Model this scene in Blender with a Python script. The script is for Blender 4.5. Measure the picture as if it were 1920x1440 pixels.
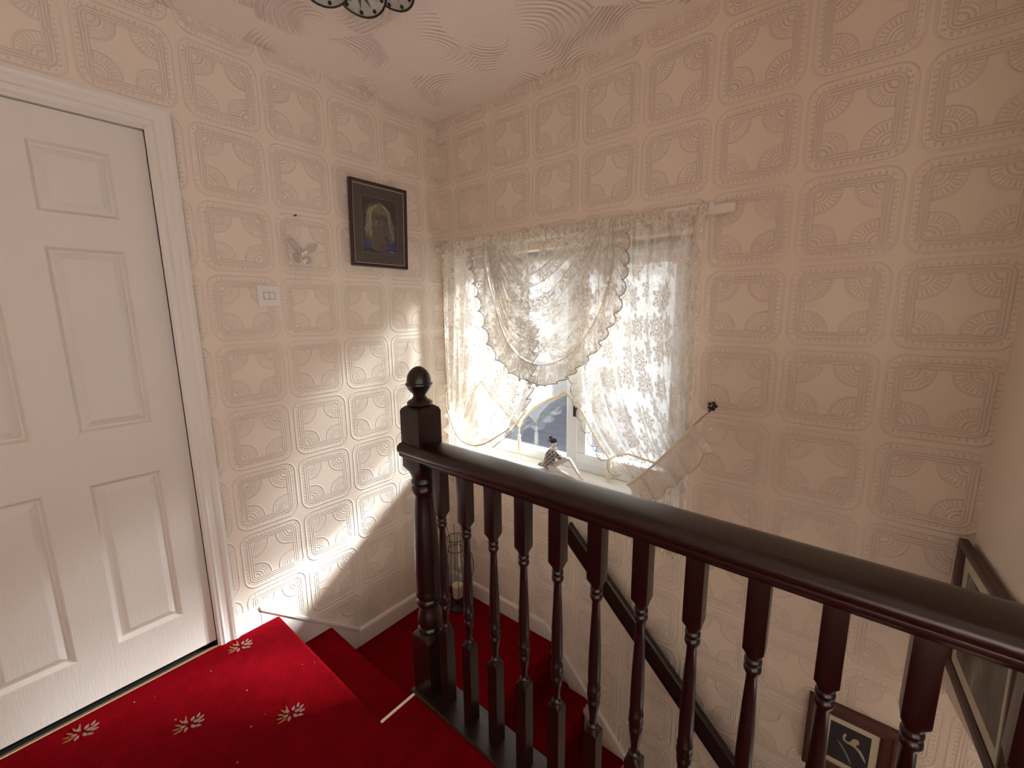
import bpy, math, random
from mathutils import Vector, Matrix
random.seed(7)
sc = bpy.context.scene
COL = sc.collection
PI = math.pi
for o in list(bpy.data.objects):
    bpy.data.objects.remove(o, do_unlink=True)

# ------------------------------------------------------------------ camera
cam = bpy.data.cameras.new('camera')
cam.sensor_width = 36.0
cam.lens = 793.418 / 1920.0 * 36.0
cam.clip_start = 0.02
cam_o = bpy.data.objects.new('camera', cam)
COL.objects.link(cam_o)
cam_o.matrix_world = (Matrix.Translation((1.91785, -1.69094, 1.34284))
                      @ Matrix.Rotation(math.radians(39.5201), 4, 'Z')
                      @ Matrix.Rotation(math.radians(80.2311), 4, 'X')
                      @ Matrix.Rotation(math.radians(-0.5537), 4, 'Z'))
sc.camera = cam_o

# ------------------------------------------------------------------ world, sun, exposure
world = bpy.data.worlds.new('world'); sc.world = world
world.use_nodes = True
bg = world.node_tree.nodes['Background']
bg.inputs['Color'].default_value = (1.0, 0.98, 0.95, 1)
bg.inputs['Strength'].default_value = 2.2

SUN_DIR = Vector((-1.15, -1.9, -1.14)).normalized()
sun = bpy.data.lights.new('sun', 'SUN')
sun.energy = 32.0
sun.angle = math.radians(9.0)            # veiled sun
sun.color = (0.97, 0.98, 1.0)
sun_o = bpy.data.objects.new('sun', sun); COL.objects.link(sun_o)
sun_o.rotation_euler = SUN_DIR.to_track_quat('-Z', 'Y').to_euler()
sun_o.location = (4, 5, 5)

def portal(name, loc, normal, sx, sy):
    l = bpy.data.lights.new(name, 'AREA'); l.shape = 'RECTANGLE'
    l.size = sx; l.size_y = sy; l.cycles.is_portal = True
    o = bpy.data.objects.new(name, l); COL.objects.link(o)
    o.location = loc
    o.rotation_euler = Vector(normal).to_track_quat('-Z', 'Z').to_euler()
    return o
portal('daylight_portal_window', (0.765, 0.24, 1.09), (0, -1, 0), 1.29, 1.08)
portal('fill_portal_landing', (3.42, -1.83, 1.1), (-1, 0, 0), 1.56, 1.6)  # for an unseen side opening, added to bring in fill daylight
portal('daylight_portal_hall', (3.42, -0.43, -1.85), (-1, 0, 0), 0.7, 1.0)

vs = sc.view_settings
vs.view_transform = 'Standard'; vs.look = 'None'; vs.gamma = 1.0
vs.use_curve_mapping = False
vs.exposure = -0.12
sc.cycles.max_bounces = 7
sc.cycles.diffuse_bounces = 5
sc.cycles.transparent_max_bounces = 18
sc.cycles.transmission_bounces = 8
sc.cycles.sample_clamp_indirect = 6.0
sc.cycles.caustics_reflective = False
sc.cycles.caustics_refractive = False

# ------------------------------------------------------------------ node expression helper
class E_:
    """small wrapper so node maths can be written as expressions"""
    nt = None
    def __init__(s, v): s.v = v
    @staticmethod
    def m(op, *a, clamp=False):
        n = E_.nt.nodes.new('ShaderNodeMath'); n.operation = op; n.use_clamp = clamp
        for i, x in enumerate(a):
            x = x.v if isinstance(x, E_) else x
            if isinstance(x, (int, float)): n.inputs[i].default_value = x
            else: E_.nt.links.new(x, n.inputs[i])
        return E_(n.outputs[0])
    def __add__(s, o): return E_.m('ADD', s, o)
    __radd__ = __add__
    def __sub__(s, o): return E_.m('SUBTRACT', s, o)
    def __rsub__(s, o): return E_.m('SUBTRACT', o, s)
    def __mul__(s, o): return E_.m('MULTIPLY', s, o)
    __rmul__ = __mul__
    def __truediv__(s, o): return E_.m('DIVIDE', s, o)
def fabs(a): return E_.m('ABSOLUTE', a)
def fmax(a, b): return E_.m('MAXIMUM', a, b)
def fmin(a, b): return E_.m('MINIMUM', a, b)
def fsin(a): return E_.m('SINE', a)
def flen(a, b): return E_.m('SQRT', a * a + b * b)
def sstep(a, b, x):
    n = E_.nt.nodes.new('ShaderNodeMapRange'); n.interpolation_type = 'SMOOTHSTEP'
    n.inputs[1].default_value = a; n.inputs[2].default_value = b
    n.inputs[3].default_value = 0; n.inputs[4].default_value = 1
    E_.nt.links.new(x.v, n.inputs[0])
    return E_(n.outputs[0])
def ridge(d, at, w):            # 1 on the contour d == at, 0 further than w away
    return 1.0 - sstep(0.0, w, fabs(d - at))

def new_mat(name, color=(0.8, 0.8, 0.8), rough=0.5, metal=0.0, **kw):
    m = bpy.data.materials.new(name); m.use_nodes = True
    b = m.node_tree.nodes['Principled BSDF']
    b.inputs['Base Color'].default_value = (*color, 1)
    b.inputs['Roughness'].default_value = rough
    b.inputs['Metallic'].default_value = metal
    for k, v in kw.items(): b.inputs[k].default_value = v
    E_.nt = m.node_tree
    return m, m.node_tree, b
def texco(out='Object'):
    n = E_.nt.nodes.new('ShaderNodeTexCoord'); return n.outputs[out]
def sep(sock):
    n = E_.nt.nodes.new('ShaderNodeSeparateXYZ'); E_.nt.links.new(sock, n.inputs[0])
    return E_(n.outputs[0]), E_(n.outputs[1]), E_(n.outputs[2])
def comb(x, y, z=0.0):
    n = E_.nt.nodes.new('ShaderNodeCombineXYZ')
    for i, q in enumerate((x, y, z)):
        if isinstance(q, E_): E_.nt.links.new(q.v, n.inputs[i])
        else: n.inputs[i].default_value = q
    return n.outputs[0]
def noise(vec, scale, detail=3.0, rough=0.5):
    n = E_.nt.nodes.new('ShaderNodeTexNoise')
    n.inputs['Scale'].default_value = scale; n.inputs['Detail'].default_value = detail
    n.inputs['Roughness'].default_value = rough
    if vec is not None: E_.nt.links.new(vec, n.inputs['Vector'])
    return E_(n.outputs['Fac'])
def ramp(fac, stops):
    n = E_.nt.nodes.new('ShaderNodeValToRGB')
    cr = n.color_ramp
    while len(cr.elements) < len(stops): cr.elements.new(0.5)
    for e, (p, c) in zip(cr.elements, stops):
        e.position = p; e.color = (*c, 1)
    E_.nt.links.new(fac.v, n.inputs[0])
    return n.outputs[0]
def bump(b, h, dist, strength=1.0):
    n = E_.nt.nodes.new('ShaderNodeBump')
    n.inputs['Distance'].default_value = dist; n.inputs['Strength'].default_value = strength
    E_.nt.links.new(h.v, n.inputs['Height'])
    E_.nt.links.new(n.outputs[0], b.inputs['Normal'])
    return n
def scaled(vec, s):
    n = E_.nt.nodes.new('ShaderNodeMapping'); n.inputs['Scale'].default_value = s
    E_.nt.links.new(vec, n.inputs['Vector']); return n.outputs[0]

MAT = {}
# embossed vinyl wallpaper: rounded square medallions with arcs in their corners
TW, TH = 0.265, 0.26646
def wallpaper(name, axis, h0, v0):
    m, nt, b = new_mat(name, (0.825, 0.718, 0.608), 0.72)
    b.inputs['Specular IOR Level'].default_value = 0.3
    x, y, z = sep(texco())
    hcoord = x if axis == 'x' else y
    def cell(c, c0, s):
        t = (c - c0) / s
        t = t - E_.m('FLOOR', t)
        return t - 0.5
    u = cell(hcoord, h0, TW); v = cell(z, v0, TH)
    au, av = fabs(u), fabs(v)
    def rbox(half, r):
        qx = fmax(au - (half - r), 0.0); qy = fmax(av - (half - r), 0.0)
        inner = fmin(fmax(au - (half - r), av - (half - r)), 0.0)
        return flen(qx, qy) + inner - r
    d1 = rbox(0.462, 0.17)
    d2 = rbox(0.360, 0.085)
    lines = ridge(d1, 0.0, 0.022)
    lines = fmax(lines, ridge(d2, 0.022, 0.014))
    lines = fmax(lines, ridge(d2, -0.010, 0.013))
    lines = fmax(lines, ridge(d2, -0.040, 0.013) * 0.9)
    # little bars across the band between the outlines
    along = E_.m('MULTIPLY', sstep(-0.001, 0.001, au - av), v) + E_.m('MULTIPLY', sstep(-0.001, 0.001, av - au), u)
    bars = sstep(0.55, 0.9, fsin(along * (2 * PI * 17.0)))
    band = sstep(0.036, 0.044, d2) * (1.0 - sstep(-0.042, -0.034, d1))
    lines = fmax(lines, bars * band * 0.75)
    # quarter arcs centred on the corners of the inner square
    cx = fmax(0.310 - au, 0.0); cy = fmax(0.310 - av, 0.0)
    pr = E_.m('POWER', E_.m('POWER', cx, 2.3) + E_.m('POWER', cy, 2.3), 1 / 2.3)
    inside = 1.0 - sstep(-0.062, -0.052, d2)
    arcs = fmax(fmax(ridge(pr, 0.075, 0.013), ridge(pr, 0.118, 0.013)), fmax(ridge(pr, 0.245, 0.017), ridge(pr, 0.150, 0.010) * 0.5))
    ang = E_.m('ARCTAN2', cy, cx)
    ticks = sstep(0.5, 0.9, fsin(ang * 34.0)) * sstep(0.155, 0.161, pr) * (1.0 - sstep(0.218, 0.225, pr))
    lines = fmax(lines, fmax(arcs, ticks * 0.7) * inside)
    grain = noise(texco(), 300.0, 0.0)
    h = lines + grain * 0.10
    bump(b, h, 0.0032, 0.85)
    return m
MAT['paper_left'] = wallpaper('embossed_wallpaper_left', 'y', -1.1685, 1.4972)
MAT['paper_front'] = wallpaper('embossed_wallpaper_front', 'x', 1.4464, 1.4833)

m, nt, b = new_mat('painted_wall', (0.82, 0.71, 0.60), 0.8)
bump(b, noise(texco(), 160.0, 3.0), 0.0012, 0.8); MAT['plain_wall'] = m

m, nt, b = new_mat('swirled_ceiling', (0.93, 0.83, 0.75), 0.8)     # combed fan plaster
x, y, z = sep(texco())
wob = noise(texco(), 2.2, 2.0)
P = comb(x + wob * 0.25, y + wob * 0.2)
vor = nt.nodes.new('ShaderNodeTexVoronoi'); vor.voronoi_dimensions = '2D'
vor.inputs['Scale'].default_value = 3.4; vor.inputs['Randomness'].default_value = 0.9
nt.links.new(P, vor.inputs['Vector'])
dist = E_(vor.outputs['Distance'])
cr, cg, cb_ = sep(vor.outputs['Color'])
px, py, pz = sep(vor.outputs['Position'])
qx, qy, qz = sep(P)
lx = qx - px; ly = qy - py
th = E_.m('ARCTAN2', ly, lx)
fan = sstep(0.0, 0.7, fsin(th + cr * 6.28))
combs = fsin(dist * 95.0 + wob * 4.0)
h = combs * fan * sstep(0.12, 0.3, dist) * sstep(0.35, 0.6, noise(texco(), 1.7, 1.0) + 0.08) + noise(texco(), 60.0, 3.0) * 0.35
bump(b, h, 0.005, 0.75); MAT['ceiling'] = m

m, nt, b = new_mat('red_carpet', (0.24, 0.003, 0.007), 0.95)
b.inputs['Sheen Weight'].default_value = 0.10
b.inputs['Sheen Roughness'].default_value = 0.4
b.inputs['Sheen Tint'].default_value = (1.0, 0.03, 0.06, 1)
b.inputs['Specular IOR Level'].default_value = 0.02
n1 = noise(texco(), 330.0, 2.0); n2 = noise(texco(), 18.0, 3.0)
nt.links.new(ramp(n1 * 0.6 + n2 * 0.4, [(0.3, (0.12, 0.0005, 0.0022)), (0.6, (0.22, 0.0013, 0.0055))]), b.inputs['Base Color'])
bump(b, n1 + n2 * 0.6, 0.006, 0.9); MAT['carpet'] = m

m, nt, b = new_mat('pale_tuft', (0.33, 0.18, 0.14), 0.95); bump(b, noise(texco(), 400.0), 0.003); MAT['tuft'] = m
m, nt, b = new_mat('gold_tuft', (0.36, 0.12, 0.03), 0.95); bump(b, noise(texco(), 400.0), 0.003); MAT['tuft_gold'] = m

m, nt, b = new_mat('mahogany', (0.03, 0.008, 0.006), 0.33)
g = noise(scaled(texco(), (6, 60, 60)), 6.0, 4.0)
nt.links.new(ramp(g, [(0.3, (0.008, 0.0024, 0.0021)), (0.7, (0.024, 0.007, 0.005))]), b.inputs['Base Color'])
b.inputs['Coat Weight'].default_value = 0.12; b.inputs['Coat Roughness'].default_value = 0.2
bump(b, g, 0.0006, 0.5); MAT['mahogany'] = m

m, nt, b = new_mat('mahogany_upright', (0.03, 0.008, 0.006), 0.33)
g = noise(scaled(texco(), (60, 60, 6)), 6.0, 4.0)
nt.links.new(ramp(g, [(0.3, (0.005, 0.0016, 0.0015)), (0.7, (0.016, 0.0046, 0.0036))]), b.inputs['Base Color'])
b.inputs['Coat Weight'].default_value = 0.12; b.inputs['Coat Roughness'].default_value = 0.2
bump(b, g, 0.0005, 0.5); MAT['mahogany_up'] = m

m, nt, b = new_mat('white_gloss_paint', (0.80, 0.755, 0.69), 0.38)
bump(b, noise(scaled(texco(), (30, 30, 3)), 9.0, 3.0), 0.0008, 0.4); MAT['gloss'] = m
m, nt, b = new_mat('door_skin', (0.79, 0.745, 0.675), 0.5)
g = noise(scaled(texco(), (40, 40, 1.6)), 9.0, 4.0, 0.6)
bump(b, g, 0.0022, 0.55); MAT['door'] = m
m, nt, b = new_mat('gap_shade', (0.012, 0.01, 0.01), 0.9); MAT['dark'] = m  # near-black colour stands in for the shade under the door
m, nt, b = new_mat('brass_strip', (0.75, 0.55, 0.30), 0.35, 0.8); MAT['brass'] = m
m, nt, b = new_mat('pale_trim_strip', (0.9, 0.78, 0.6), 0.4); MAT['strip'] = m

m, nt, b = new_mat('white_upvc', (0.83, 0.85, 0.87), 0.3); MAT['upvc'] = m

m = bpy.data.materials.new('window_glass'); m.use_nodes = True; nt = m.node_tree; nt.nodes.clear()
out = nt.nodes.new('ShaderNodeOutputMaterial'); tr = nt.nodes.new('ShaderNodeBsdfTransparent'); gl = nt.nodes.new('ShaderNodeBsdfGlossy')
gl.inputs['Roughness'].default_value = 0.02; tr.inputs['Color'].default_value = (0.93, 0.96, 0.97, 1)
mx = nt.nodes.new('ShaderNodeMixShader'); fr = nt.nodes.new('ShaderNodeLayerWeight'); fr.inputs['Blend'].default_value = 0.12
E_.nt = nt; rf_ = E_(fr.outputs['Facing']) * 0.25 + 0.04
nt.links.new(rf_.v, mx.inputs[0]); nt.links.new(tr.outputs[0], mx.inputs[1]); nt.links.new(gl.outputs[0], mx.inputs[2])
nt.links.new(mx.outputs[0], out.inputs[0]); MAT['pane'] = m

def lace(name, base, fill, line, col=(0.86, 0.82, 0.74), trans=0.5, sc_=8.5):
    m = bpy.data.materials.new(name); m.use_nodes = True; nt = m.node_tree; nt.nodes.clear(); E_.nt = nt
    out = nt.nodes.new('ShaderNodeOutputMaterial')
    u, v, _ = sep(texco('UV'))
    wob = noise(texco('UV'), 6.0, 2.0) - 0.5
    P = comb(u * sc_ + wob * 0.25, v * sc_ + wob * 0.25)
    vor = nt.nodes.new('ShaderNodeTexVoronoi'); vor.voronoi_dimensions = '2D'
    vor.inputs['Scale'].default_value = 1.0; vor.inputs['Randomness'].default_value = 0.55
    nt.links.new(P, vor.inputs['Vector'])
    px, py, _ = sep(vor.outputs['Position']); qx, qy, _ = sep(P)
    lx, ly = qx - px, qy - py
    r = flen(lx, ly); th = E_.m('ARCTAN2', ly, lx)
    c6 = E_.m('COSINE', th * 7.0)
    R1 = r / (1.0 + c6 * 0.22); R2 = r / (1.0 - c6 * 0.25)
    flower = 1.0 - sstep(0.36, 0.40, R1)
    outl = fmax(fmax(ridge(R1, 0.39, 0.045), ridge(R2, 0.23, 0.04)), ridge(r, 0.10, 0.04))
    petal = sstep(0.75, 0.95, fabs(c6)) * flower * sstep(0.12, 0.2, r)
    sw = noise(texco('UV'), 34.0, 1.0)
    swirl = fmax(ridge(sw, 0.46, 0.03), ridge(sw, 0.56, 0.028)) * (1.0 - flower)
    a = flower * fill + fmax(fmax(outl, petal * 0.8), swirl * 0.85) * line + base
    a = E_.m('MINIMUM', a, 0.97)
    tr = nt.nodes.new('ShaderNodeBsdfTransparent'); df = nt.nodes.new('ShaderNodeBsdfDiffuse'); tl = nt.nodes.new('ShaderNodeBsdfTranslucent')
    df.inputs['Color'].default_value = (*col, 1); tl.inputs['Color'].default_value = (*col, 1)
    mx1 = nt.nodes.new('ShaderNodeMixShader'); mx1.inputs[0].default_value = trans
    nt.links.new(df.outputs[0], mx1.inputs[1]); nt.links.new(tl.outputs[0], mx1.inputs[2])
    mx = nt.nodes.new('ShaderNodeMixShader')
    nt.links.new(a.v, mx.inputs[0]); nt.links.new(tr.outputs[0], mx.inputs[1]); nt.links.new(mx1.outputs[0], mx.inputs[2])
    nt.links.new(mx.outputs[0], out.inputs[0])
    return m
MAT['lace'] = lace('lace_net', 0.44, 0.18, 0.38, (0.80, 0.74, 0.65), 0.16)
MAT['lace_dense'] = lace('lace_ruffle', 0.44, 0.15, 0.45, (0.76, 0.69, 0.59), 0.18, sc_=14.0)
MAT['lace_band'] = lace('lace_band', 0.74, 0.08, 0.15, (0.78, 0.70, 0.60), 0.25, sc_=16.0)
MAT['blind'] = lace('blind_fabric', 0.62, 0.02, 0.05, (0.88, 0.88, 0.88), 0.14)
m, nt, b = new_mat('grey_thread', (0.42, 0.38, 0.34), 0.8); MAT['thread'] = m
m, nt, b = new_mat('gold_braid', (0.80, 0.66, 0.36), 0.7); MAT['braid'] = m
m, nt, b = new_mat('ivory_tassel', (0.86, 0.80, 0.62), 0.8); MAT['tassel'] = m
m, nt, b = new_mat('dark_metal', (0.05, 0.035, 0.03), 0.4, 0.7); MAT['metal'] = m
m = bpy.data.materials.new('clear_crystal'); m.use_nodes = True; nt = m.node_tree; nt.nodes.clear()
out = nt.nodes.new('ShaderNodeOutputMaterial'); tr = nt.nodes.new('ShaderNodeBsdfTransparent'); gl = nt.nodes.new('ShaderNodeBsdfGlossy'); df = nt.nodes.new('ShaderNodeBsdfDiffuse')
gl.inputs['Roughness'].default_value = 0.06; tr.inputs['Color'].default_value = (0.97, 0.95, 0.94, 1); df.inputs['Color'].default_value = (0.9, 0.86, 0.84, 1)
mx = nt.nodes.new('ShaderNodeMixShader'); mx.inputs[0].default_value = 0.16; mx2 = nt.nodes.new('ShaderNodeMixShader'); mx2.inputs[0].default_value = 0.14
nt.links.new(tr.outputs[0], mx.inputs[1]); nt.links.new(df.outputs[0], mx.inputs[2]); nt.links.new(mx.outputs[0], mx2.inputs[1]); nt.links.new(gl.outputs[0], mx2.inputs[2])
nt.links.new(mx2.outputs[0], out.inputs[0]); MAT['crystal'] = m
m, nt, b = new_mat('silver', (0.8, 0.78, 0.75), 0.2, 0.9); MAT['silver'] = m
m, nt, b = new_mat('pearly_bead', (0.85, 0.80, 0.76), 0.15); MAT['bead'] = m
m, nt, b = new_mat('white_plastic', (0.80, 0.76, 0.74), 0.35); MAT['plastic'] = m
m, nt, b = new_mat('candle_wax', (0.80, 0.70, 0.48), 0.6); b.inputs['Subsurface Weight'].default_value = 0.1; MAT['wax'] = m

# ------------------------------------------------------------------ mesh helpers
def tag(o, label=None, cat=None, group=None, kind=None):
    if label: o['label'] = label
    if cat: o['category'] = cat
    if group: o['group'] = group
    if kind: o['kind'] = kind
    return o
def empty(name, loc, label=None, cat=None, group=None, kind=None):
    o = bpy.data.objects.new(name, None); COL.objects.link(o); o.location = loc
    o.empty_display_size = 0.05
    o['_w'] = list(loc)
    return tag(o, label, cat, group, kind)
def wloc(o):
    p = Vector((0, 0, 0))
    while o: p += o.location; o = o.parent
    return p
class MB:
    def __init__(s): s.v = []; s.f = []; s.uv = None
    def face(s, pts):
        i = len(s.v); s.v += [tuple(p) for p in pts]; s.f.append(list(range(i, i + len(pts)))); return s
    def box(s, x0, y0, z0, x1, y1, z1):
        i = len(s.v)
        s.v += [(x0, y0, z0), (x1, y0, z0), (x1, y1, z0), (x0, y1, z0), (x0, y0, z1), (x1, y0, z1), (x1, y1, z1), (x0, y1, z1)]
        s.f += [[i + k for k in q] for q in ((0, 3, 2, 1), (4, 5, 6, 7), (0, 1, 5, 4), (1, 2, 6, 5), (2, 3, 7, 6), (3, 0, 4, 7))]
        return s
    def prism(s, pts, vec):
        """closed polygon pts extruded by vec"""
        i = len(s.v); n = len(pts); vec = Vector(vec)
        s.v += [tuple(p) for p in pts] + [tuple(Vector(p) + vec) for p in pts]
        s.f.append([i + k for k in range(n)][::-1]); s.f.append([i + n + k for k in range(n)])
        for k in range(n): s.f.append([i + k, i + (k + 1) % n, i + n + (k + 1) % n, i + n + k])
        return s
    def rings(s, rings, cap=True, closed=True):
        n = len(rings[0]); i = len(s.v)
        for r in rings: s.v += [tuple(p) for p in r]
        for a in range(len(rings) - 1):
            for k in range(n if closed else n - 1):
                s.f.append([i + a * n + k, i + a * n + (k + 1) % n, i + (a + 1) * n + (k + 1) % n, i + (a + 1) * n + k])
        if cap and closed:
            s.f.append([i + k for k in range(n)][::-1]); s.f.append([i + (len(rings) - 1) * n + k for k in range(n)])
        return s
    def turned(s, c, secs, n=24, cap=True):
        """secs: (z, radius, square?)"""
        R = []
        for z, r, sq in secs:
            ring = []
            for k in range(n):
                a = 2 * PI * (k + 0.5) / n
                if sq:
                    q = r / max(abs(math.cos(a)), abs(math.sin(a)))
                    # snap the points next to a corner onto it
                    x, y = q * math.cos(a), q * math.sin(a)
                    if abs(abs(x) - abs(y)) < r * 0.30: x, y = math.copysign(r, x), math.copysign(r, y)
                else: x, y = r * math.cos(a), r * math.sin(a)
                ring.append((c[0] + x, c[1] + y, c[2] + z))
            R.append(ring)
        return s.rings(R, cap)
    def tube(s, pts, r, n=8, cap=True):
        pts = [Vector(p) for p in pts]; R = []
        up = None
        for i, p in enumerate(pts):
            t = (pts[min(i + 1, len(pts) - 1)] - pts[max(i - 1, 0)]).normalized()
            if up is None:
                up = Vector((0, 0, 1)) if abs(t.z) < 0.9 else Vector((1, 0, 0))
            a = (up - t * up.dot(t)).normalized(); bb = t.cross(a); up = a
            rr = r[i] if isinstance(r, (list, tuple)) else r
            R.append([p + a * rr * math.cos(2 * PI * k / n) + bb * rr * math.sin(2 * PI * k / n) for k in range(n)])
        return s.rings(R, cap)
    def ball(s, c, r, n=12, m=8, sx=1, sy=1, sz=1):
        R = []
        for j in range(1, m):
            ph = PI * j / m
            R.append([(c[0] + sx * r * math.sin(ph) * math.cos(2 * PI * k / n), c[1] + sy * r * math.sin(ph) * math.sin(2 * PI * k / n), c[2] - sz * r * math.cos(ph)) for k in range(n)])
        return s.rings(R, True)
    def grid(s, fn, nu, nv, U=1.0, V=1.0):
        i = len(s.v); s.uv = s.uv or {}
        for a in range(nv + 1):
            for k in range(nu + 1):
                s.uv[len(s.v)] = (k / nu * U, a / nv * V)
                s.v.append(tuple(fn(k / nu, a / nv)))
        for a in range(nv):
            for k in range(nu):
                q = i + a * (nu + 1) + k
                s.f.append([q, q + 1, q + nu + 2, q + nu + 1])
        return s
    def build(s, name, mat, parent=None, smooth=False, bevel=0.0, origin=None):
        off = wloc(parent) if parent else Vector((0, 0, 0))
        loc = Vector((0, 0, 0))
        if origin is not None: loc = Vector(origin) - off; off = Vector(origin)
        me = bpy.data.meshes.new(name)
        me.from_pydata([tuple(Vector(p) - off) for p in s.v], [], s.f)
        if s.uv:
            l = me.uv_layers.new(name='UVMap')
            for lp in me.loops: l.data[lp.index].uv = s.uv.get(lp.vertex_index, (0, 0))
        me.materials.append(MAT[mat] if isinstance(mat, str) else mat)
        if smooth:
            for p in me.polygons: p.use_smooth = True
        me.update()
        o = bpy.data.objects.new(name, me); COL.objects.link(o)
        if parent: o.parent = parent
        o.location = loc
        if bevel:
            bv = o.modifiers.new('bevel', 'BEVEL'); bv.width = bevel; bv.segments = 2; bv.limit_method = 'ANGLE'
        if smooth == 'auto':
            try:
                me.set_sharp_from_angle(angle=math.radians(38))
            except Exception: pass
        return o
def struct(o): o['kind'] = 'structure'; return o
def link_copy(o, parent, loc):
    c = o.copy(); COL.objects.link(c); c.parent = parent; c.location = loc; return c

# ================================================================== THE SETTING
CEIL = 2.362
LOW = -0.412            # half landing level
YB, XR = -3.2, 3.4      # rear and far right limits of the upper landing
ZG = -2.75              # hall floor
# left wall (x = 0): wallpaper with the doorway cut out
DY0, DY1, DZ1 = -1.945, -1.283, 1.955
mb = MB()
mb.box(-0.12, DY1, LOW - 0.2, 0, 0.25, CEIL)
mb.box(-0.12, DY0, DZ1, 0, DY1, CEIL)
mb.box(-0.12, YB - 0.1, -0.2, 0, DY0, CEIL)
struct(mb.build('wall_left', 'paper_left'))
# front wall (y = 0) with the window opening
WX0, WX1, WZ0, WZ1 = 0.12, 1.41, 0.545, 1.63
mb = MB()
mb.box(0, 0, ZG, WX0, 0.25, CEIL)
mb.box(WX1, 0, ZG, XR, 0.25, CEIL)
mb.box(WX0, 0, ZG, WX1, 0.25, WZ0 - 0.025)
mb.box(WX0, 0, WZ1, WX1, 0.25, CEIL)
struct(mb.build('wall_front', 'paper_front'))
# right wall: an upper wall over the stairs whose lower edge rises towards the landing
AL = math.radians(4.5)
CD = Vector((math.sin(AL), -math.cos(AL), 0)); CN = Vector((math.cos(AL), math.sin(AL), 0))
def onC(s, z, d=0.0):      # s along the wall from the corner, d out of the wall into the stairwell
    p = Vector((2.225, 0, 0)) + CD * s - CN * d; return Vector((p.x, p.y, z))
mb = MB(); mb.prism([onC(0, 0.186), onC(0.95, 0.376), onC(0.95, CEIL), onC(0, CEIL)], CN * 0.1)
struct(mb.build('wall_right', 'plain_wall'))
mb = MB(); mb.box(2.30, -1.02, 0.38, XR, -0.93, CEIL); mb.box(2.40, -0.95, 0.30, XR, 0.0, 0.38)
mb.box(XR, YB, -0.2, XR + 0.1, -2.6, CEIL); mb.box(XR, -1.05, -0.2, XR + 0.1, -0.93, CEIL)
mb.box(XR, -2.6, -0.2, XR + 0.1, -1.05, 0.3); mb.box(XR, -2.6, 1.9, XR + 0.1, -1.05, CEIL)  # leaves an added opening, out of view, that brightens the landing
struct(mb.build('wall_landing_side', 'plain_wall'))
mb = MB(); mb.box(-0.1, YB - 0.1, -0.2, XR, YB, CEIL)
struct(mb.build('wall_back', 'plain_wall'))
mb = MB(); mb.box(-0.12, YB - 0.1, CEIL, XR + 0.1, 0.25, CEIL + 0.1)
struct(mb.build('ceiling', 'ceiling'))
# walls of the stairwell below the landing and of the hall downstairs
mb = MB()
mb.box(0.815, -0.95, ZG, XR, -0.85, -0.03)
mb.box(0.70, -1.2, ZG, 0.80, -0.85, -0.45)
mb.box(XR, -0.95, ZG, XR + 0.1, 0.25, -2.35); mb.box(XR, -0.95, -1.35, XR + 0.1, 0.25, 0.4)
mb.box(XR, -0.95, -2.4, XR + 0.1, -0.80, -0.7); mb.box(XR, -0.08, -2.4, XR + 0.1, 0.25, -0.7)
struct(mb.build('wall_stairwell', 'plain_wall'))
mb = MB(); mb.box(-0.1, -1.0, ZG - 0.1, XR + 0.1, 0.25, ZG)
struct(mb.build('floor_hall', 'carpet'))

# landing floor: red carpet with a rolled edge over the first step
def nose(y, z, r, sgn=1):      # rounded nosing in a (run, z) profile, run grows outwards
    return [(y - r + r * math.sin(a), z - r + r * math.cos(a)) for a in [PI * k / 8 for k in range(9)]]
mb = MB()
EDGE_Y, NX = -1.047, 0.815
prof = [(0.0, p, q) for p, q in [(YB, 0.0)] + nose(EDGE_Y, 0.0, 0.014) + [(EDGE_Y - 0.03, -0.04), (EDGE_Y - 0.03, -0.2), (YB, -0.2)]]
mb.prism(prof, (NX, 0, 0))
mb.box(NX, YB, -0.2, XR, -0.915, 0.0)
floor = struct(mb.build('floor', 'carpet', smooth=False))
tag(floor, 'red patterned carpet on the upper landing floor')

# flower sprigs woven into the carpet
def sprig(cx, cy, seed, full=True):
    rnd = random.Random(seed); a = MB(); g = MB(); zz = 0.0
    def leaf(m_, x, y, ang, L, W):
        c, s_ = math.cos(ang), math.sin(ang)
        pts = [(0, 0), (L * .3, W), (L * .7, W * .8), (L, 0), (L * .7, -W * .8), (L * .3, -W)]
        m_.prism([(cx + x + c * p - s_ * q, cy + y + s_ * p + c * q, zz) for p, q in pts], (0, 0, 0.0025))
    for k in range(6):
        an = k * PI / 3 + 0.3; leaf(a, 0.010 * math.cos(an), 0.010 * math.sin(an), an, 0.019, 0.005)
    for k in range(4):
        an = 0.4 + k * 0.5; leaf(a, 0.024 * math.cos(an) - .0, 0.024 * math.sin(an), an + 0.5, 0.02, 0.004)
    for k in range(5):
        an = PI + 0.2 + k * 0.42; leaf(g, 0.020 * math.cos(an), 0.020 * math.sin(an), an - 0.4, 0.026, 0.0028)
    o = a.build('carpet_sprig', 'tuft', floor); g.build('sprig_stem', 'tuft_gold', o)
k = 0
for j in range(5):
    for i in range(8):
        X = 0.081 + 0.467 * i + (0.241 if j % 2 else 0.0); Y = -1.227 - 0.231 * j
        if X < 2.4: k += 1; sprig(X, Y, k)
mb = MB(); rnd = random.Random(3)
for k in range(70):
    X, Y = rnd.uniform(0.03, 1.6), rnd.uniform(-2.2, -1.07)
    r = rnd.uniform(0.0012, 0.0032)
    mb.prism([(X + r * math.cos(a), Y + r * math.sin(a), 0.0) for a in [PI * q / 3 for q in range(6)]], (0, 0, 0.002))
o = mb.build('carpet_fleck', 'tuft', floor); o['kind'] = 'stuff'
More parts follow.
